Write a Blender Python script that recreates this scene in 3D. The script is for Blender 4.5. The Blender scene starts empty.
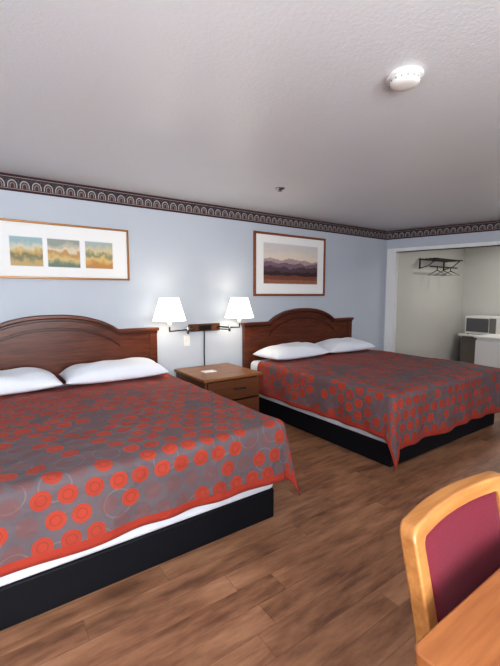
import bpy, bmesh, math, random
from mathutils import Vector, Matrix, noise
random.seed(3)
S=bpy.context.scene
COL=S.collection
# ---------------------------------------------------------------- helpers
def link(o,parent=None):
    COL.objects.link(o)
    if parent: o.parent=parent
    return o
def empty(name,loc=(0,0,0),rot=0):
    e=bpy.data.objects.new(name,None); e.empty_display_size=.1
    e.location=loc; e.rotation_euler=(0,0,rot); COL.objects.link(e); return e
def mesh_obj(name,verts,faces,mat,parent=None,smooth=False,loc=(0,0,0),bevel=0,seg=2,uvs=None):
    me=bpy.data.meshes.new(name); me.from_pydata(verts,[],faces); me.update()
    if uvs:
        uvl=me.uv_layers.new(name="UVMap")
        for l in me.loops: uvl.data[l.index].uv=uvs[l.vertex_index]
    if smooth:
        for p in me.polygons: p.use_smooth=True
    o=bpy.data.objects.new(name,me); o.location=loc
    if mat: me.materials.append(mat)
    link(o,parent)
    if bevel:
        m=o.modifiers.new("bev",'BEVEL'); m.width=bevel; m.segments=seg; m.limit_method='ANGLE'
        for p in me.polygons: p.use_smooth=True
        try:
            m.harden_normals=True
        except: pass
    return o
def boxdata(x0,x1,y0,y1,z0,z1):
    v=[(x0,y0,z0),(x1,y0,z0),(x1,y1,z0),(x0,y1,z0),(x0,y0,z1),(x1,y0,z1),(x1,y1,z1),(x0,y1,z1)]
    f=[(0,3,2,1),(4,5,6,7),(0,1,5,4),(1,2,6,5),(2,3,7,6),(3,0,4,7)]
    return v,f
def box(name,x0,x1,y0,y1,z0,z1,mat,parent=None,bevel=0,seg=2):
    v,f=boxdata(x0,x1,y0,y1,z0,z1)
    return mesh_obj(name,v,f,mat,parent,bevel=bevel,seg=seg)
def boxes(name,lst,mat,parent=None,bevel=0,seg=2):
    V=[];Fc=[]
    for b in lst:
        v,f=boxdata(*b); n=len(V); V+=v; Fc+=[tuple(i+n for i in q) for q in f]
    return mesh_obj(name,V,Fc,mat,parent,bevel=bevel,seg=seg)
def lathe(name,prof,mat,loc=(0,0,0),parent=None,n=40,close=True):
    V=[];Fc=[]
    for r,z in prof:
        for i in range(n):
            a=2*math.pi*i/n; V.append((r*math.cos(a),r*math.sin(a),z))
    for j in range(len(prof)-1):
        for i in range(n):
            k=(i+1)%n; Fc.append((j*n+i,j*n+k,(j+1)*n+k,(j+1)*n+i))
    return mesh_obj(name,V,Fc,mat,parent,smooth=True,loc=loc)
def tube(name,pts,r,mat,parent=None,cyclic=False,smooth=True):
    cu=bpy.data.curves.new(name,'CURVE'); cu.dimensions='3D'; cu.bevel_depth=r; cu.bevel_resolution=4
    cu.use_fill_caps=True
    sp=cu.splines.new('POLY'); sp.points.add(len(pts)-1)
    for p,q in zip(sp.points,pts): p.co=(*q,1)
    sp.use_cyclic_u=cyclic
    tmp=bpy.data.objects.new(name+"_c",cu); COL.objects.link(tmp)
    dg=bpy.context.evaluated_depsgraph_get()
    me=bpy.data.meshes.new_from_object(tmp.evaluated_get(dg))
    bpy.data.objects.remove(tmp)
    me.name=name; me.materials.clear(); me.materials.append(mat)
    for p in me.polygons: p.use_smooth=smooth
    o=bpy.data.objects.new(name,me); link(o,parent); return o
# ---------------------------------------------------------------- node helpers
def srgb(r,g,b):
    f=lambda c:((c/255)/12.92 if c/255<=.04045 else ((c/255+.055)/1.055)**2.4)
    return (f(r),f(g),f(b),1)
class M:
    def __init__(s,name,col=(.8,.8,.8,1),rough=.5,spec=.5,metal=0):
        s.m=bpy.data.materials.new(name); s.m.use_nodes=True
        s.nt=s.m.node_tree; s.n=s.nt.nodes; s.l=s.nt.links
        s.b=s.n["Principled BSDF"]
        s.b.inputs["Base Color"].default_value=col; s.b.inputs["Roughness"].default_value=rough
        s.b.inputs["Metallic"].default_value=metal; s.b.inputs["Specular IOR Level"].default_value=spec
    def new(s,t,**k):
        n=s.n.new(t)
        for a,b in k.items(): setattr(n,a,b)
        return n
    def set(s,sock,v):
        if hasattr(v,"is_output") : s.l.new(v,sock)
        else: sock.default_value=v
    def math(s,op,a,b=None,c=None):
        n=s.new("ShaderNodeMath",operation=op); s.set(n.inputs[0],a)
        if b is not None: s.set(n.inputs[1],b)
        if c is not None: s.set(n.inputs[2],c)
        return n.outputs[0]
    def mix(s,f,a,b,blend='MIX'):
        n=s.new("ShaderNodeMix",data_type='RGBA',blend_type=blend)
        s.set(n.inputs[0],f); s.set(n.inputs[6],a); s.set(n.inputs[7],b); return n.outputs[2]
    def noise(s,vec,scale,detail=3,rough=.5,out=0):
        n=s.new("ShaderNodeTexNoise"); n.inputs["Scale"].default_value=scale; n.inputs["Detail"].default_value=detail
        n.inputs["Roughness"].default_value=rough
        if vec is not None: s.l.new(vec,n.inputs["Vector"])
        return n.outputs[out]
    def coord(s,k="Object"):
        return s.new("ShaderNodeTexCoord").outputs[k]
    def mapping(s,vec,scale=(1,1,1),loc=(0,0,0),rot=(0,0,0)):
        n=s.new("ShaderNodeMapping"); s.l.new(vec,n.inputs[0]); n.inputs["Scale"].default_value=scale
        n.inputs["Location"].default_value=loc; n.inputs["Rotation"].default_value=rot; return n.outputs[0]
    def ramp(s,f,stops):
        n=s.new("ShaderNodeValToRGB"); s.l.new(f,n.inputs[0]); e=n.color_ramp.elements
        e.remove(e[1]); e[0].position=stops[0][0]; e[0].color=stops[0][1]
        for p,c in stops[1:]:
            q=e.new(p); q.color=c
        return n.outputs[0]
    def bump(s,h,strength=.3,dist=.01):
        n=s.new("ShaderNodeBump"); n.inputs["Strength"].default_value=strength; n.inputs["Distance"].default_value=dist
        s.l.new(h,n.inputs["Height"]); s.l.new(n.outputs[0],s.b.inputs["Normal"])
    def base(s,c): s.l.new(c,s.b.inputs["Base Color"])
    def sep(s,v):
        n=s.new("ShaderNodeSeparateXYZ"); s.l.new(v,n.inputs[0]); return n.outputs
    def comb(s,x,y,z=0.0):
        n=s.new("ShaderNodeCombineXYZ"); s.set(n.inputs[0],x); s.set(n.inputs[1],y); s.set(n.inputs[2],z); return n.outputs[0]

def wood(name,dark,light,axis='X',rough=.35,scale=6):
    a=M(name,rough=rough); c=a.coord()
    sc={'X':(1,12,12),'Y':(12,1,12),'Z':(12,12,1)}[axis]
    v=a.mapping(c,scale=sc)
    f=a.noise(v,scale,5,.6); f2=a.noise(v,scale*.3,2)
    g=a.math('ADD',a.math('MULTIPLY',f,.7),a.math('MULTIPLY',f2,.3))
    a.base(a.ramp(g,[(.32,dark),(.68,light)])); a.bump(f,.08,.003)
    return a.m
def plaster(name,col,bs=.35,scale=90,rough=.7,spec=.3,dist=.004):
    a=M(name,col,rough,spec); c=a.coord()
    h=a.noise(c,scale,4,.6); v=a.noise(c,1.3,2)
    a.base(a.mix(v,tuple(x*.96 for x in col[:3])+(1,),col))
    a.bump(h,bs,dist); return a.m

m_wall=plaster("wall_blue_grey",srgb(194,201,210),.25,70,.55,.4)
m_ceil=plaster("ceiling_texture",srgb(230,233,237),.5,60,.32,.9,.004)
m_alc=plaster("alcove_paint",srgb(204,203,197),.3,70,.6)
m_trim=plaster("trim_white",srgb(236,236,236),.1,30,.4)
m_white=M("white_plastic",srgb(232,230,226),.35).m
m_black=M("base_black_vinyl",srgb(20,22,28),.6,.25).m
m_metal=M("chrome",srgb(170,170,172),.25,metal=1).m
m_dmetal=M("dark_metal",srgb(60,60,62),.35,metal=.8).m
m_brass=M("gold_frame",srgb(160,112,62),.35,metal=.4).m
m_cherry=wood("cherry_wood",srgb(66,30,18),srgb(116,60,36),'X',.34,5)
m_cherryz=wood("cherry_wood_dark",srgb(48,22,15),srgb(88,42,26),'X',.35,5)
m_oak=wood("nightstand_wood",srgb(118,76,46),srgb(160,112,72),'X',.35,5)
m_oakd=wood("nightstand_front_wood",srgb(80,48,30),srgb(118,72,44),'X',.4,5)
m_chairw=wood("chair_wood",srgb(150,98,54),srgb(188,134,80),'X',.28,4)
m_table=wood("table_wood",srgb(128,76,44),srgb(162,104,62),'X',.3,4)
m_copper=wood("copper_frame_wood",srgb(112,60,38),srgb(152,92,60),'X',.35,6)

# floor
a=M("wood_plank_floor",rough=.33,spec=.4); c=a.coord()
x,y,z=a.sep(c)
PW=.125
row=a.math('FLOOR',a.math('DIVIDE',y,PW))
wn=a.new("ShaderNodeTexWhiteNoise",noise_dimensions='1D'); a.l.new(row,wn.inputs["W"])
xs=a.math('ADD',a.math('DIVIDE',x,1.22),a.math('MULTIPLY',wn.outputs[0],7.0))
colx=a.math('FLOOR',xs)
wn2=a.new("ShaderNodeTexWhiteNoise",noise_dimensions='2D'); a.l.new(a.comb(row,colx),wn2.inputs["Vector"])
off=a.math('MULTIPLY',wn2.outputs[0],20.0)
gv=a.comb(a.math('ADD',a.math('MULTIPLY',x,1.8),off),a.math('MULTIPLY',y,9.0),off)
g=a.noise(gv,1.8,6,.66); g2=a.noise(gv,.8,2,.5)
kn=a.noise(a.comb(a.math('MULTIPLY',x,3.0),a.math('MULTIPLY',y,9.0),off),1.6,3,.5)
gg=a.math('ADD',a.math('MULTIPLY',g,.55),a.math('ADD',a.math('MULTIPLY',g2,.25),a.math('MULTIPLY',kn,.2)))
tone=a.math('ADD',gg,a.math('MULTIPLY',a.math('SUBTRACT',wn2.outputs[0],.5),.06))
colr=a.ramp(tone,[(.36,srgb(102,72,55)),(.45,srgb(132,94,71)),(.54,srgb(154,113,86)),(.66,srgb(174,132,102))])
fy=a.math('FRACT',a.math('DIVIDE',y,PW)); fx=a.math('FRACT',xs)
gap=a.math('MAXIMUM',a.math('LESS_THAN',fy,.02),a.math('LESS_THAN',fx,.002))
a.base(a.mix(a.math('MULTIPLY',gap,.55),colr,srgb(80,54,42)))
a.bump(a.math('SUBTRACT',a.math('MULTIPLY',g,.4),gap),.10,.002)
a.l.new(a.math('ADD',.31,a.math('MULTIPLY',g,.2)),a.b.inputs["Roughness"])
m_floor=a.m

# wallpaper border
a=M("wallpaper_border",rough=.6,spec=.2); uv=a.coord("UV"); u,v,_=a.sep(uv)
P=.092
fu=a.math('SUBTRACT',a.math('FRACT',a.math('DIVIDE',u,P)),.5)
ex=a.math('DIVIDE',fu,.42); ey=a.math('DIVIDE',a.math('SUBTRACT',v,.36),.34)
r=a.math('SQRT',a.math('ADD',a.math('MULTIPLY',ex,ex),a.math('MULTIPLY',ey,ey)))
below=a.math('LESS_THAN',v,.36)
rr=a.math('ADD',a.math('MULTIPLY',below,a.math('ABSOLUTE',ex)),a.math('MULTIPLY',a.math('SUBTRACT',1.0,below),r))
ringn=a.math('LESS_THAN',a.math('ABSOLUTE',a.math('SUBTRACT',rr,.86)),.10)
ring2=a.math('LESS_THAN',a.math('ABSOLUTE',a.math('SUBTRACT',rr,.42)),.11)
core=a.math('LESS_THAN',rr,.16)
nz=a.noise(a.comb(a.math('MULTIPLY',u,60.0),a.math('MULTIPLY',v,8.0)),1,2)
bg=a.ramp(nz,[(.35,srgb(46,46,56)),(.65,srgb(92,80,82))])
k=a.mix(ringn,bg,srgb(178,174,172)); k=a.mix(ring2,k,srgb(140,126,120)); k=a.mix(core,k,srgb(96,56,56))
inband=a.math('MULTIPLY',a.math('GREATER_THAN',v,.20),a.math('LESS_THAN',v,.80))
k=a.mix(inband,srgb(44,42,54),k)
for lo,hi,cc in ((.13,.17,(160,150,142)),(.04,.10,(84,38,44)),(.83,.87,(160,150,142)),(.90,.97,(84,38,44))):
    t=a.math('MULTIPLY',a.math('GREATER_THAN',v,lo),a.math('LESS_THAN',v,hi)); k=a.mix(t,k,srgb(*cc))
a.base(k); m_border=a.m

a=M("white_linen",srgb(226,230,238),.85,.2); c=a.coord(); a.bump(a.noise(c,7,3),.35,.02); a.b.inputs["Sheen Weight"].default_value=.2; m_linen=a.m

def spread_mat(name,seed):
    a=M(name,rough=.8,spec=.2); uv=a.coord("UV"); u,v,_=a.sep(uv)
    red=srgb(180,70,48); red2=srgb(146,58,44); gy=srgb(92,83,88); gyl=srgb(122,108,108)
    def layer(pitch,ox,oy,asp,seed):
        yy=a.math('DIVIDE',a.math('ADD',v,oy),pitch*asp); ry=a.math('FLOOR',yy)
        par=a.math('MULTIPLY',a.math('MODULO',a.math('ABSOLUTE',ry),2.0),.5)
        xx=a.math('ADD',a.math('DIVIDE',a.math('ADD',u,ox),pitch),par); rx=a.math('FLOOR',xx)
        w=a.new("ShaderNodeTexWhiteNoise",noise_dimensions='3D'); a.l.new(a.comb(rx,ry,float(seed)),w.inputs["Vector"])
        w2=a.new("ShaderNodeTexWhiteNoise",noise_dimensions='3D'); a.l.new(a.comb(ry,rx,float(seed)+3.3),w2.inputs["Vector"])
        jx=a.math('MULTIPLY',a.math('SUBTRACT',w2.outputs[0],.5),.08)
        fx=a.math('ADD',a.math('SUBTRACT',a.math('FRACT',xx),.5),jx); fy=a.math('MULTIPLY',a.math('SUBTRACT',a.math('FRACT',yy),.5),asp)
        rr=a.math('SQRT',a.math('ADD',a.math('MULTIPLY',fx,fx),a.math('MULTIPLY',fy,fy)))
        pn=a.noise(a.comb(a.math('MULTIPLY',rx,pitch),a.math('MULTIPLY',ry,pitch*asp),float(seed)),1.6,1)
        return rr,w.outputs[0],pn
    r1,h1,p1=layer(.108,10.0,10.0,.92,seed)
    r2,h2,p2=layer(.17,10.07,10.03,.9,seed+5)
    base=a.mix(a.noise(uv,3.0,2),gy,srgb(106,94,97))
    ringb=a.math('MULTIPLY',a.math('LESS_THAN',a.math('ABSOLUTE',a.math('SUBTRACT',r2,.38)),.018),a.math('GREATER_THAN',h2,.55))
    k=a.mix(a.math('MULTIPLY',ringb,.6),base,gyl)
    dens=a.math('ADD',a.math('MULTIPLY',p1,1.6),a.math('MULTIPLY',v,-.10))
    dens=a.math('ADD',dens,.13)
    rad=a.math('SUBTRACT',.475,a.math('MULTIPLY',a.math('MINIMUM',v,1.6),.055))
    disc=a.math('LESS_THAN',r1,rad)
    fill=a.math('MULTIPLY',disc,a.math('LESS_THAN',h1,dens))
    tint=a.math('ADD',a.math('MULTIPLY',a.noise(uv,9.0,2),.5),a.math('MULTIPLY',a.math('FRACT',a.math('MULTIPLY',h1,17.0)),.5))
    # unfilled cells keep a faint maroon disc
    faint=a.math('MULTIPLY',disc,a.math('SUBTRACT',1.0,fill))
    k=a.mix(a.math('MULTIPLY',faint,.38),k,srgb(124,72,66))
    k=a.mix(a.math('MULTIPLY',fill,.95),k,a.mix(tint,red2,red))
    mot=a.math('MULTIPLY',fill,a.math('LESS_THAN',a.math('ABSOLUTE',a.math('SUBTRACT',r1,.2)),.03))
    k=a.mix(a.math('MULTIPLY',mot,.45),k,srgb(112,58,50))
    at=a.new("ShaderNodeAttribute",attribute_name="hem")
    k=a.mix(a.math('GREATER_THAN',at.outputs["Fac"],.5),k,srgb(158,60,46))
    a.base(k)
    a.bump(a.math('ADD',a.math('MULTIPLY',a.noise(uv,6,3),1.0),a.math('MULTIPLY',a.noise(uv,220,1),.04)),.8,.035)
    a.b.inputs["Sheen Weight"].default_value=.05
    return a.m

def art(name,stops,scale=3,seed=0,amp=.55):
    a=M(name,rough=.5); uv=a.coord("UV"); u,v,_=a.sep(uv)
    n=a.noise(a.mapping(uv,scale=(scale,scale*.7,1),loc=(seed,seed*.7,0)),1.3,6,.62)
    t=a.math('ADD',v,a.math('MULTIPLY',a.math('SUBTRACT',n,.5),amp))
    a.base(a.ramp(t,stops)); return a.m
m_artA=art("watercolour_a",[(.12,srgb(186,160,104)),(.36,srgb(104,112,84)),(.5,srgb(202,166,96)),(.64,srgb(206,204,180)),(.85,srgb(150,176,180))],2.5,1,.8)
m_artB=art("watercolour_b",[(.1,srgb(106,126,108)),(.3,srgb(212,186,124)),(.5,srgb(186,140,84)),(.62,srgb(220,208,180)),(.85,srgb(150,156,146))],2.5,5,.8)
m_artC=art("watercolour_c",[(.1,srgb(188,136,70)),(.35,srgb(220,186,120)),(.5,srgb(130,136,104)),(.65,srgb(214,196,150)),(.9,srgb(168,180,176))],2.5,9,.8)
a=M("landscape_print",rough=.5); uv=a.coord("UV"); u,v,_=a.sep(uv)
cl=a.noise(a.mapping(uv,scale=(2,7,1)),1.4,4,.6)
k=a.ramp(a.math('ADD',v,a.math('MULTIPLY',a.math('SUBTRACT',cl,.5),.5)),[(.45,srgb(232,196,164)),(.65,srgb(232,218,200)),(.9,srgb(214,208,204))])
for h0,amp,sc,sd,cc in ((.62,.45,2.6,1.0,(178,158,160)),(.52,.45,3.4,5.0,(132,108,116)),(.42,.34,5,9.0,(92,72,80)),(.30,.24,7,13.0,(66,48,50)),(.21,.16,3,17.0,(130,80,64)),(.10,.12,4,21.0,(156,108,84))):
    n=a.noise(a.comb(u,sd),sc,5,.6)
    hgt=a.math('ADD',h0,a.math('MULTIPLY',a.math('SUBTRACT',n,.5),amp))
    m=a.math('LESS_THAN',v,hgt)
    tx=a.noise(a.mapping(uv,scale=(14,26,1),loc=(sd,0,0)),1,3)
    k=a.mix(m,k,a.mix(tx,srgb(*[int(q*.84) for q in cc]),srgb(*[min(255,int(q*1.16)) for q in cc])))
a.base(k); m_artL=a.m
m_mat=M("picture_mat",srgb(240,240,238),.7).m
# ---------------------------------------------------------------- ROOM
XL,YF=-1.7,-5.4; H=2.44; XA=7.95; CX=5.46
box("floor",XL-.1,XA+.1,YF-.1,.1,-.1,0,m_floor)
box("ceiling",XL-.1,XA+.1,YF-.1,.1,H,H+.1,m_ceil)
box("wall_back",XL-.1,CX+.06,0,.1,0,H,m_wall)
box("wall_left",XL-.1,XL,YF,0,0,H,m_wall)
WX0,WX1,WZ0,WZ1=-1.3,1.5,.85,2.2
boxes("wall_front",[(XL,WX0,YF-.1,YF,0,H),(WX1,XA,YF-.1,YF,0,H),(WX0,WX1,YF-.1,YF,0,WZ0),(WX0,WX1,YF-.1,YF,WZ1,H)],m_wall)
w=empty("window_1")
boxes("window_frame",[(WX0,WX1,YF-.06,YF+.02,WZ0,WZ0+.05),(WX0,WX1,YF-.06,YF+.02,WZ1-.05,WZ1),(WX0,WX0+.05,YF-.06,YF+.02,WZ0,WZ1),(WX1-.05,WX1,YF-.06,YF+.02,WZ0,WZ1),(.07,.12,YF-.06,YF+.02,WZ0,WZ1)],m_trim,w)
ang=math.atan2(-.954,.30)
WR=Matrix.Translation((CX,0,0))@Matrix.Rotation(ang,4,'Z')
J0=.16; J1=2.7; HZ=2.10
def lb(name,l,m,bevel=0):
    o=boxes(name,l,m,bevel=bevel); o.matrix_world=WR; return o
lb("wall_right",[(.0,J0,0,.12,0,H),(J0,J1,0,.12,HZ,H),(J1,5.62,0,.12,0,H)],m_wall)
lb("trim_1",[(.02,J0+.004,-.014,.125,0,HZ-.0),(.02,J1+.1,-.014,.125,HZ,HZ+.055),(J1,J1+.1,-.014,.125,0,HZ)],m_trim,.004)
box("wall_alcove_back",CX+.1,XA,-.03,.1,0,H,m_alc)
box("wall_alcove_far",XA,XA+.1,YF,.1,0,H,m_alc)
def border(name,L,th,mw,z0=2.30,z1=2.44):
    V=[(0,-th,z0),(L,-th,z0),(L,-th,z1-.001),(0,-th,z1-.001),(0,0,z0),(L,0,z0),(L,0,z1-.001),(0,0,z1-.001)]
    F=[(0,1,2,3),(0,4,5,1),(3,2,6,7),(0,3,7,4),(1,5,6,2)]
    U=[(0,0),(L,0),(L,1),(0,1)]*2
    o=mesh_obj(name,V,F,m_border,uvs=U); o.matrix_world=mw; return o
border("trim_2",CX-XL-.005,.004,Matrix.Translation((XL,0,0)))
border("trim_3",5.4,.004,WR@Matrix.Translation((.005,0,0)))
boxes("baseboard_back",[(XL,CX-.03,-.012,0,0,.09)],m_trim,bevel=.003)

# ---------------------------------------------------------------- BEDS
WB=1.88; HSH=1.075; PK=1.235; HW=1.99; LB=2.12
def hprof(x,hs=HSH,pk=PK,a=.58):
    t=abs(x)/a
    return hs if t>=1 else hs+(pk-hs)*(1-t**2.3)**.85
def strip(name,x0,x1,y0,y1,top,bot,mat,parent,n=96,bevel=.004):
    V=[];F=[]
    xs=[x0+(x1-x0)*i/n for i in range(n+1)]
    for x in xs:
        for yy in (y0,y1):
            V.append((x,yy,bot(x))); V.append((x,yy,top(x)))
    for i in range(n):
        b=i*4;c=b+4
        F+=[(b,c,c+1,b+1),(b+2,b+3,c+3,c+2),(b+1,c+1,c+3,b+3),(b,b+2,c+2,c)]
    F+=[(0,1,3,2)]; b=n*4; F+=[(b,b+2,b+3,b+1)]
    return mesh_obj(name,V,F,mat,parent,bevel=bevel)
def pillow(name,cx,cy,cz,wx,wy,th,seed,rot=0,tilt=0):
    n=26;V=[];F=[]
    def P(i,j,s):
        a=-1+2*i/n;b=-1+2*j/n
        x=a*(1-.045*(1-b*b)*abs(a)**6)
        y=b*(1-.06*(1-a*a)*abs(b)**6)
        hgt=((1-abs(a)**3.2)*(1-abs(b)**2.8))**.55
        z=hgt*(th*(.70 if s>0 else .30))*s
        z+=(noise.noise(Vector((a*2.2+seed,b*2.2,s*.3)))*.026*hgt) if s>0 else 0
        return (x*wx/2,y*wy/2,z)
    for s in (1,-1):
        for i in range(n+1):
            for j in range(n+1): V.append(P(i,j,s))
    N=(n+1)**2
    for i in range(n):
        for j in range(n):
            q=[i*(n+1)+j,(i+1)*(n+1)+j,(i+1)*(n+1)+j+1,i*(n+1)+j+1]
            F.append(tuple(q)); F.append(tuple(N+k for k in reversed(q)))
    o=mesh_obj(name,V,F,m_linen,None,smooth=True)
    bm=bmesh.new(); bm.from_mesh(o.data); bmesh.ops.remove_doubles(bm,verts=bm.verts,dist=.0004); bm.to_mesh(o.data); bm.free()
    o.location=(cx,cy,cz); o.rotation_euler=(tilt,0,rot)
    m=o.modifiers.new("s",'SUBSURF'); m.levels=1;m.render_levels=1
    return o
def bedspread(parent,x0,x1,yh,yf,zt,dl,dr,df,mat,seed,lflare=.03):
    W=x1-x0; L=yh-yf; R=.05
    ds=.018
    ns=int((W+dl+dr)/ds); nt=int((L+df)/ds)
    V=[];U=[];hem=[]
    for i in range(ns+1):
        s=-dl+(W+dl+dr)*i/ns
        for j in range(nt+1):
            t=(L+df)*j/nt
            u=0;sg=0
            if s<0:u=-s;sg=-1
            elif s>W:u=s-W;sg=1
            v=max(0,t-L)
            bx=x0+min(max(s,0),W); by=yh-min(t,L)
            n1=noise.noise(Vector((s*1.7+seed,t*1.7,0)))
            n2=noise.noise(Vector((s*4.5+seed,t*3.5,3)))
            w_=s*2.2+t*1.1+.6*n1*2
            cr=(1-abs(noise.noise(Vector((w_*1.5+seed*2,t*.9-s*.5,7)))))**6
            nz=n1*.014+n2*.008+(cr-.4)*.012
            if u==0 and v==0:
                V.append((bx,by,max(zt-.012,zt+nz)))
            else:
                r=math.hypot(u,v); cx=sg*u/r; cy=-v/r
                corner=math.sin(2*math.atan2(v,u)) if (u>0 and v>0) else 0
                al=s if v>0 and u==0 else t
                wave=.5+.5*math.sin(al*8+seed+1.5*math.sin(al*2.3))+.45*math.sin(al*17+1.3*seed+math.sin(al*5))
                fl=lflare+.08*wave*(1-corner)+.20*corner
                q=R*math.pi/2
                if r<q: out=R*math.sin(r/R); dr_=R*(1-math.cos(r/R))
                else:
                    e=r-q; out=R+e*math.sin(fl); dr_=R+e*math.cos(fl)
                z=max(.015,zt-dr_+nz*max(0,1-r/.1))
                V.append((bx+cx*out,by+cy*out,z))
            U.append((s,t))
            e=min(s+dl,W+dr-s,L+df-t)
            hem.append(1.0 if (e<.045 or t<.05) else 0.0)
    F=[]
    for i in range(ns):
        for j in range(nt):
            q=i*(nt+1)+j; F.append((q,q+1,q+nt+2,q+nt+1))
    o=mesh_obj("bedspread",V,F,mat,parent,smooth=True,uvs=U)
    at=o.data.attributes.new("hem",'FLOAT','POINT')
    for i,h in enumerate(hem): at.data[i].value=h
    m=o.modifiers.new("sol",'SOLIDIFY'); m.thickness=.008; m.offset=-1
    return o
def make_bed(cx,seed,dl,dr,df,name):
    e=empty(name,(cx,0,0))
    w=HW/2
    strip("headboard_panel",-w+.02,w-.02,-.055,-.02,lambda x:hprof(x)-.02,lambda x:.0+.30,m_cherry,e)
    strip("headboard_cap",-w-.01,w+.01,-.085,-.012,lambda x:hprof(x),lambda x:hprof(x)-.035,m_cherry,e,bevel=.008)
    strip("headboard_bead",-w+.005,w-.005,-.070,-.02,lambda x:hprof(x)-.035,lambda x:hprof(x)-.06,m_cherryz,e,bevel=.005)
    strip("headboard_inner_arch",-.60,.60,-.066,-.05,lambda x:hprof(x,HSH-.16,PK-.12,.60)+0,lambda x:hprof(x,HSH-.16,PK-.12,.60)-.025,m_cherryz,e)
    boxes("headboard_stiles",[(-w+.01,-w+.09,-.065,-.018,0,HSH-.05),(w-.09,w-.01,-.065,-.018,0,HSH-.05)],m_cherry,e,bevel=.004)
    hw=WB/2
    box("platform_base",-hw+.015,hw-.0,-LB+.005,-.10,0,.19,m_black,e,.01)
    box("box_spring",-hw,hw,-LB,-.09,.19,.385,m_linen,e,.03,3)
    box("mattress",-hw,hw,-LB,-.09,.385,.61,m_linen,e,.06,5)
    bedspread(e,-hw-.012,hw+.012,-.36,-LB-.005,.635,dl,dr,df,spread_mat(name+"_spread_"+str(seed),seed),seed)
    return e
C1,C2=.525,3.61
make_bed(C1,1,.35,.35,.375,"king_bed")
make_bed(C2,7,.39,.39,.47,"king_bed")
zp=.69
pillow("pillow",C1-.47,-.335,zp,.94,.46,.17,1,.02)
pillow("pillow",C1+.46,-.33,zp,.92,.46,.17,4,-.02)
pillow("pillow",C2-.46,-.35,zp,.92,.48,.17,8,.03)
pillow("pillow",C2+.46,-.34,zp,.90,.46,.17,12,-.03)

# ---------------------------------------------------------------- NIGHTSTAND
e=empty("nightstand")
x0,x1,y0,y1=1.72,2.37,-.72,-.06
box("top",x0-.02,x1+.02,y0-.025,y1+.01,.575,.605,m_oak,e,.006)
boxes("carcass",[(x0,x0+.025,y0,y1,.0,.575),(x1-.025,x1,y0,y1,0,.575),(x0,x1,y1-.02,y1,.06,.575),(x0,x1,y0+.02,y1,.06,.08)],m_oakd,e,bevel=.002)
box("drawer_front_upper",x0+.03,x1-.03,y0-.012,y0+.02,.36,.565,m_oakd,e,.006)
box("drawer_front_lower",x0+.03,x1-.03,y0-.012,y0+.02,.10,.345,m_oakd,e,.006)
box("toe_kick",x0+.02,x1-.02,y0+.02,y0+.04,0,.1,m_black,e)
for zz in (.47,.23):
    tube("handle",[(2.05,y0-.012,zz),(2.05,y0-.035,zz),(2.17,y0-.035,zz),(2.17,y0-.012,zz)],.007,m_dmetal,e)
e=empty("notepad",(1.94,-.40,.605)); box("pages",-.07,.07,-.05,.05,.0,.008,m_white,e,.002)

# ---------------------------------------------------------------- WALL LAMP (double swing arm)
a=M("lampshade_fabric",srgb(250,242,226),.9,.1)
a.b.inputs["Emission Color"].default_value=(1,.92,.78,1); a.b.inputs["Emission Strength"].default_value=1.8
m_shade=a.m
e=empty("double_wall_lamp")
box("back_plate",1.90,2.30,-.03,0,1.0,1.085,m_oakd,e,.006)
boxes("plate_accent",[(2.02,2.18,-.04,-.028,1.015,1.07)],m_dmetal,e,bevel=.004)
def arm(px,lx,ly):
    kx=px+(lx-px)*.35
    tube("swing_arm",[(px,-.03,1.045),(px,-.07,1.045),(kx,-.20,1.045),(lx,ly,1.045),(lx,ly,1.10)],.009,m_dmetal,e)
    tube("swing_arm_lower",[(px,-.07,1.02),(kx,-.20,1.02)],.006,m_dmetal,e)
    lathe("joint",[(0,1.0),(.014,1.0),(.014,1.075),(0,1.075)],m_metal,(kx,-.20,0),e,16)
    lathe("socket",[(0,1.09),(.018,1.09),(.02,1.16),(0,1.17)],m_white,(lx,ly,0),e,20)
    lathe("bulb",[(.012,1.17),(.03,1.22),(.028,1.25),(0,1.27)],m_shade,(lx,ly,0),e,20)
    lathe("shade",[(.168,1.155),(.098,1.385),(.095,1.385),(.165,1.155),(.168,1.155)],m_shade,(lx,ly,0),e,48)
    boxes("spider",[(lx-.097,lx+.097,ly-.003,ly+.003,1.363,1.367)],m_metal,e)
    l=bpy.data.lights.new("bulb_light",'POINT'); l.energy=4; l.color=(1,.92,.80); l.shadow_soft_size=.06
    o=bpy.data.objects.new("bulb_light",l); o.location=(lx,ly,1.28); link(o,e)
arm(1.93,1.565,-.27); arm(2.27,2.43,-.25)
tube("cord",[(2.1,-.012,1.0),(2.1,-.012,.9),(2.095,-.015,.75),(2.1,-.012,.5)],.007,m_dmetal,e)
e=empty("light_switch_plate",(1.88,0,.90))
box("plate",-.04,.04,-.008,0,-.06,.06,m_white,e,.003); box("toggle",-.006,.006,-.02,-.008,-.012,.012,m_white,e,.002)

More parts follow.
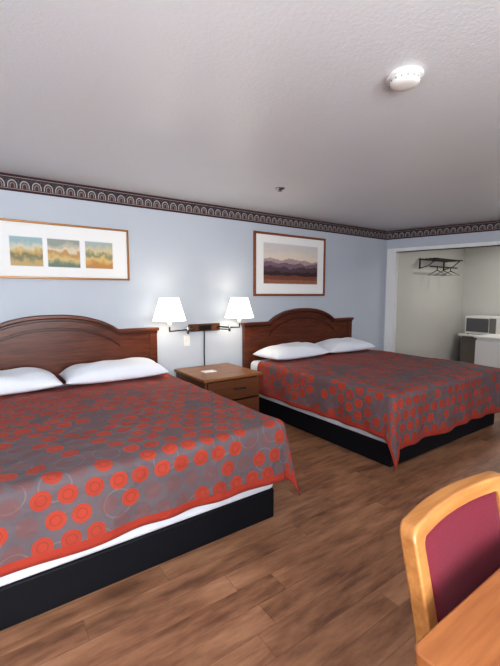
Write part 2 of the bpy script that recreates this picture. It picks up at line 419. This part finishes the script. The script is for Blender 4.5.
# ---------------------------------------------------------------- PICTURES
def quad_uv(name,x0,x1,z0,z1,y,mat,parent):
    return mesh_obj(name,[(x0,y,z0),(x1,y,z0),(x1,y,z1),(x0,y,z1)],[(0,1,2,3)],mat,parent,uvs=[(0,0),(1,0),(1,1),(0,1)])
def picture(name,x0,x1,z0,z1,fw,fm,arts):
    e=empty(name)
    boxes("frame",[(x0,x1,-.03,0,z0,z0+fw),(x0,x1,-.03,0,z1-fw,z1),(x0,x0+fw,-.03,0,z0+fw,z1-fw),(x1-fw,x1,-.03,0,z0+fw,z1-fw)],fm,e,bevel=.004)
    box("mat_board",x0+fw,x1-fw,-.016,-.002,z0+fw,z1-fw,m_mat,e)
    boxes("mat_bevel",[(a-.008,b+.008,-.0175,-.016,c-.008,d+.008) for a,b,c,d,_ in arts],m_trim,e)
    for a,b,c,d,m in arts: quad_uv("print",a,b,c,d,-.0185,m,e)
    return e
picture("framed_triptych",.065,1.25,1.56,2.06,.018,m_brass,[(.23,.48,1.67,1.92,m_artA),(.52,.79,1.67,1.92,m_artB),(.84,1.09,1.67,1.92,m_artC)])
picture("framed_landscape",2.80,4.04,1.40,2.20,.028,m_copper,[(2.95,3.89,1.56,2.07,m_artL)])

# ---------------------------------------------------------------- CEILING FITTINGS
e=empty("smoke_detector",(1.69,-2.79,H))
lathe("mount",[(0,0),(.082,0),(.082,-.012),(.074,-.016),(0,-.016)],m_white,(0,0,0),e)
lathe("body",[(.066,-.016),(.066,-.022),(.069,-.024),(.067,-.036),(.05,-.046),(.03,-.049),(0,-.049)],m_white,(0,0,0),e)
V=[]
for i in range(16):
    t=i*math.pi/8
    V.append((.068*math.cos(t)-.003,.068*math.cos(t)+.003,.068*math.sin(t)-.003,.068*math.sin(t)+.003,-.033,-.026))
boxes("vents",V,M("vent_grey",srgb(150,150,150),.6).m,e)
e=empty("ceiling_sprinkler",(2.43,-.97,H))
lathe("escutcheon",[(0,0),(.045,0),(.042,-.008),(.02,-.012),(.012,-.022),(0,-.022)],m_metal,(0,0,0),e,24)
lathe("deflector",[(0,-.024),(.02,-.024),(.02,-.028),(0,-.028)],m_metal,(0,0,0),e,16)

# ---------------------------------------------------------------- ALCOVE CONTENT
e=empty("hanging_rack")
ax0,ax1,az=6.30,7.25,2.03
for xx in (ax0+.08,ax1-.08):
    boxes("bracket",[(xx-.01,xx+.01,-.045,-.03,az-.16,az+.03),(xx-.008,xx+.008,-.36,-.03,az-.01,az+.01)],m_dmetal,e)
    tube("brace",[(xx,-.04,az-.15),(xx,-.2,az-.11),(xx,-.33,az-.01)],.008,m_dmetal,e)
for k in range(5):
    tube("shelf_rod",[(ax0,-.06-.07*k,az),(ax1,-.06-.07*k,az)],.009,m_dmetal,e)
tube("hanger_bar",[(ax0+.03,-.26,az-.13),(ax1-.03,-.26,az-.13)],.012,m_dmetal,e)
for xx in (6.55,6.75,7.0):
    tube("hanger",[(xx,-.26,az-.115),(xx,-.26,az-.19),(xx,-.10,az-.27),(xx,-.42,az-.27),(xx,-.26,az-.19)],.008,m_dmetal,e)
e=empty("mini_fridge")
box("body",6.45,6.95,-1.75,-1.02,.02,.735,m_white,e,.012); box("door",6.40,6.445,-1.745,-1.025,.06,.70,m_white,e,.01)
box("fridge_top",6.39,6.97,-1.77,-1.0,.735,.765,m_white,e,.008)
boxes("feet",[(6.5,6.54,-1.7,-1.66,0,.02),(6.5,6.54,-1.1,-1.06,0,.02),(6.86,6.9,-1.7,-1.66,0,.02),(6.86,6.9,-1.1,-1.06,0,.02)],m_black,e)
m_cab=M("cabinet_grey",srgb(120,116,110),.5).m
e=empty("vanity_counter")
box("counter_top",7.42,7.94,-1.9,-.24,.64,.68,m_white,e,.01)
box("cabinet",7.48,7.93,-1.85,-.28,0,.64,m_cab,e,.004)
e=empty("microwave_oven",(7.5,-.32,.68))
box("body",0,.40,-.56,0,.012,.34,m_white,e,.012)
box("door_window",-.012,.002,-.40,-.03,.05,.30,M("smoked_glass",srgb(96,96,100),.15).m,e,.006)
box("door_handle",-.03,-.012,-.425,-.41,.05,.30,m_metal,e,.004)
box("control_panel",-.008,.002,-.54,-.43,.04,.31,m_cab,e,.003)
boxes("feet",[(.03,.06,-.53,-.50,0,.012),(.03,.06,-.06,-.03,0,.012),(.34,.37,-.53,-.50,0,.012),(.34,.37,-.06,-.03,0,.012)],m_black,e)

# ---------------------------------------------------------------- TABLE
def rrect(x0,x1,y0,y1,r,n=8):
    pts=[]
    for cx,cy,a0 in ((x1-r,y1-r,0),(x0+r,y1-r,90),(x0+r,y0+r,180),(x1-r,y0+r,270)):
        for i in range(n+1):
            t=math.radians(a0+90*i/n); pts.append((cx+r*math.cos(t),cy+r*math.sin(t)))
    return pts
def prism(name,pts,z0,z1,mat,parent,bevel=.005):
    n=len(pts); V=[(x,y,z0) for x,y in pts]+[(x,y,z1) for x,y in pts]
    F=[tuple(reversed(range(n))),tuple(range(n,2*n))]+[(i,(i+1)%n,n+(i+1)%n,n+i) for i in range(n)]
    return mesh_obj(name,V,F,mat,parent,bevel=bevel,seg=3)
e=empty("dining_table")
prism("table_top",rrect(.635,1.75,-4.45,-3.565,.022),.718,.75,m_table,e,.006)
boxes("apron",[(.75,1.65,-3.66,-3.64,.65,.718),(.75,1.65,-4.37,-4.35,.65,.718),(.75,.77,-4.36,-3.65,.65,.718),(1.63,1.65,-4.36,-3.65,.65,.718)],m_table,e)
box("pedestal",1.15,1.25,-4.05,-3.95,.04,.718,m_table,e,.01)
boxes("pedestal_foot",[(.85,1.55,-4.04,-3.96,0,.05),(1.16,1.24,-4.3,-3.7,0,.05)],m_table,e,bevel=.01)

# ---------------------------------------------------------------- CHAIR
a=M("burgundy_upholstery",srgb(104,30,46),.85,.2); c=a.coord()
a.base(a.mix(a.noise(c,260,2),srgb(84,26,38),srgb(112,40,52))); a.bump(a.noise(c,300,2),.4,.002); a.b.inputs["Sheen Weight"].default_value=.05
m_burg=a.m
CH=empty("dining_chair",(1.045,-3.465,0))
def backpt(x,y,z):
    lean=.10*((z-.45)/.47)**1.2 if z>.45 else 0
    curve=-.035*(x/.26)**2
    return (x,y+lean-.04+curve,z)
def ring_frame(name,out,inn,y0,y1,mat,parent):
    n=len(out);V=[];F=[]
    for (x,z) in out: V.append(backpt(x,y0,z))
    for (x,z) in inn: V.append(backpt(x,y0,z))
    for (x,z) in out: V.append(backpt(x,y1,z))
    for (x,z) in inn: V.append(backpt(x,y1,z))
    for i in range(n):
        k=(i+1)%n
        F+=[(i,k,n+k,n+i),(2*n+i,3*n+i,3*n+k,2*n+k),(i,2*n+i,2*n+k,k),(n+i,n+k,3*n+k,3*n+i)]
    return mesh_obj(name,V,F,mat,parent,bevel=.008,seg=3)
def dens(pts,m=6):
    r=[]
    for i in range(len(pts)):
        a=pts[i];b=pts[(i+1)%len(pts)]
        d=math.hypot(a[0]-b[0],a[1]-b[1])
        k=m if d>.06 else 1
        for j in range(k): r.append((a[0]+(b[0]-a[0])*j/k,a[1]+(b[1]-a[1])*j/k))
    return r
TOPZ=.872
out=dens(rrect(-.255,.255,.46,TOPZ,.03)); inn=dens(rrect(-.20,.20,.52,TOPZ-.04,.02))
ring_frame("back_frame",out,inn,-.02,.025,m_chairw,CH)
n=20;V=[];F=[]
hz=(TOPZ-.04-.52)/2+.003; cz=(TOPZ-.04+.52)/2
for s in (-1,1):
    for i in range(n+1):
        for j in range(n+1):
            a=-1+2*i/n;b=-1+2*j/n
            pf=((1-abs(a)**6)*(1-abs(b)**6))**.6
            V.append(backpt(a*.203,(-.004-.020*pf) if s<0 else .012,cz+b*hz))
N=(n+1)**2
for i in range(n):
    for j in range(n):
        q=[i*(n+1)+j,(i+1)*(n+1)+j,(i+1)*(n+1)+j+1,i*(n+1)+j+1]
        F.append(tuple(q));F.append(tuple(N+k for k in reversed(q)))
mesh_obj("back_pad",V,F,m_burg,CH,smooth=True)
boxes("seat_frame",[(-.24,.24,-.50,-.05,.38,.42)],m_chairw,CH,bevel=.01)
box("seat_cushion",-.235,.235,-.50,-.065,.42,.48,m_burg,CH,.025,4)
boxes("rear_leg",[(-.255,-.215,-.075,-.03,0,.5),(.215,.255,-.075,-.03,0,.5)],m_chairw,CH,bevel=.006)
boxes("front_leg",[(-.24,-.2,-.5,-.46,0,.4),(.2,.24,-.5,-.46,0,.4)],m_chairw,CH,bevel=.006)
boxes("stretcher",[(-.235,-.215,-.47,-.06,.18,.21),(.215,.235,-.47,-.06,.18,.21)],m_chairw,CH,bevel=.003)

# ---------------------------------------------------------------- LIGHT
def area(name,loc,rot,sx,sy,en,col=(1,1,1)):
    l=bpy.data.lights.new(name,'AREA'); l.shape='RECTANGLE'; l.size=sx; l.size_y=sy; l.energy=en; l.color=col
    o=bpy.data.objects.new(name,l); o.location=loc; o.rotation_euler=rot; COL.objects.link(o); return o
area("window_daylight",((WX0+WX1)/2,YF-.02,(WZ0+WZ1)/2),(math.radians(90),0,0),WX1-WX0-.1,WZ1-WZ0-.1,140,(.95,.98,1))
area("alcove_fill_light",(6.9,-1.4,2.42),(0,0,0),.5,.5,17,(1,.98,.93))  # added fill to brighten the alcove, no fixture modelled
def fill_uplight(loc,en):  # unseen standing lamp, added to brighten the ceiling and room
    e=empty("added_uplight",loc)
    lathe("base",[(0,0),(.15,0),(.15,.02),(.03,.035),(.014,.06),(.014,1.72),(0,1.72)],m_dmetal,(0,0,0),e)
    lathe("bowl",[(.02,1.70),(.10,1.74),(.17,1.82),(.165,1.82),(.09,1.75),(0,1.72)],m_white,(0,0,0),e)
    l=bpy.data.lights.new("uplight_fill",'AREA'); l.shape='DISK'; l.size=.28; l.energy=en; l.color=(.95,.98,1)
    o=bpy.data.objects.new("uplight_fill",l); o.location=(0,0,1.83); o.rotation_euler=(math.pi,0,0); link(o,e)
fill_uplight((-1.2,-4.6,0),70)
fill_uplight((4.9,-4.7,0),28)  # second added lamp, lifts ambient light for evener brightness
w=bpy.data.worlds.new("World"); S.world=w; w.use_nodes=True
w.node_tree.nodes["Background"].inputs[0].default_value=(.75,.82,1,1); w.node_tree.nodes["Background"].inputs[1].default_value=.6
S.view_settings.view_transform='Standard'
for lk in ('Medium High Contrast','Standard - Medium High Contrast'):
    try:
        S.view_settings.look=lk; break
    except Exception: pass
# ---------------------------------------------------------------- CAMERA
cd=bpy.data.cameras.new("camera"); cd.sensor_fit='VERTICAL'; cd.sensor_height=24; cd.lens=24*384.15/666
cd.clip_start=.05
co=bpy.data.objects.new("camera",cd); co.location=(0,-3.94,1.42); co.rotation_euler=(math.pi/2-.10,0,-.61)
COL.objects.link(co); S.camera=co
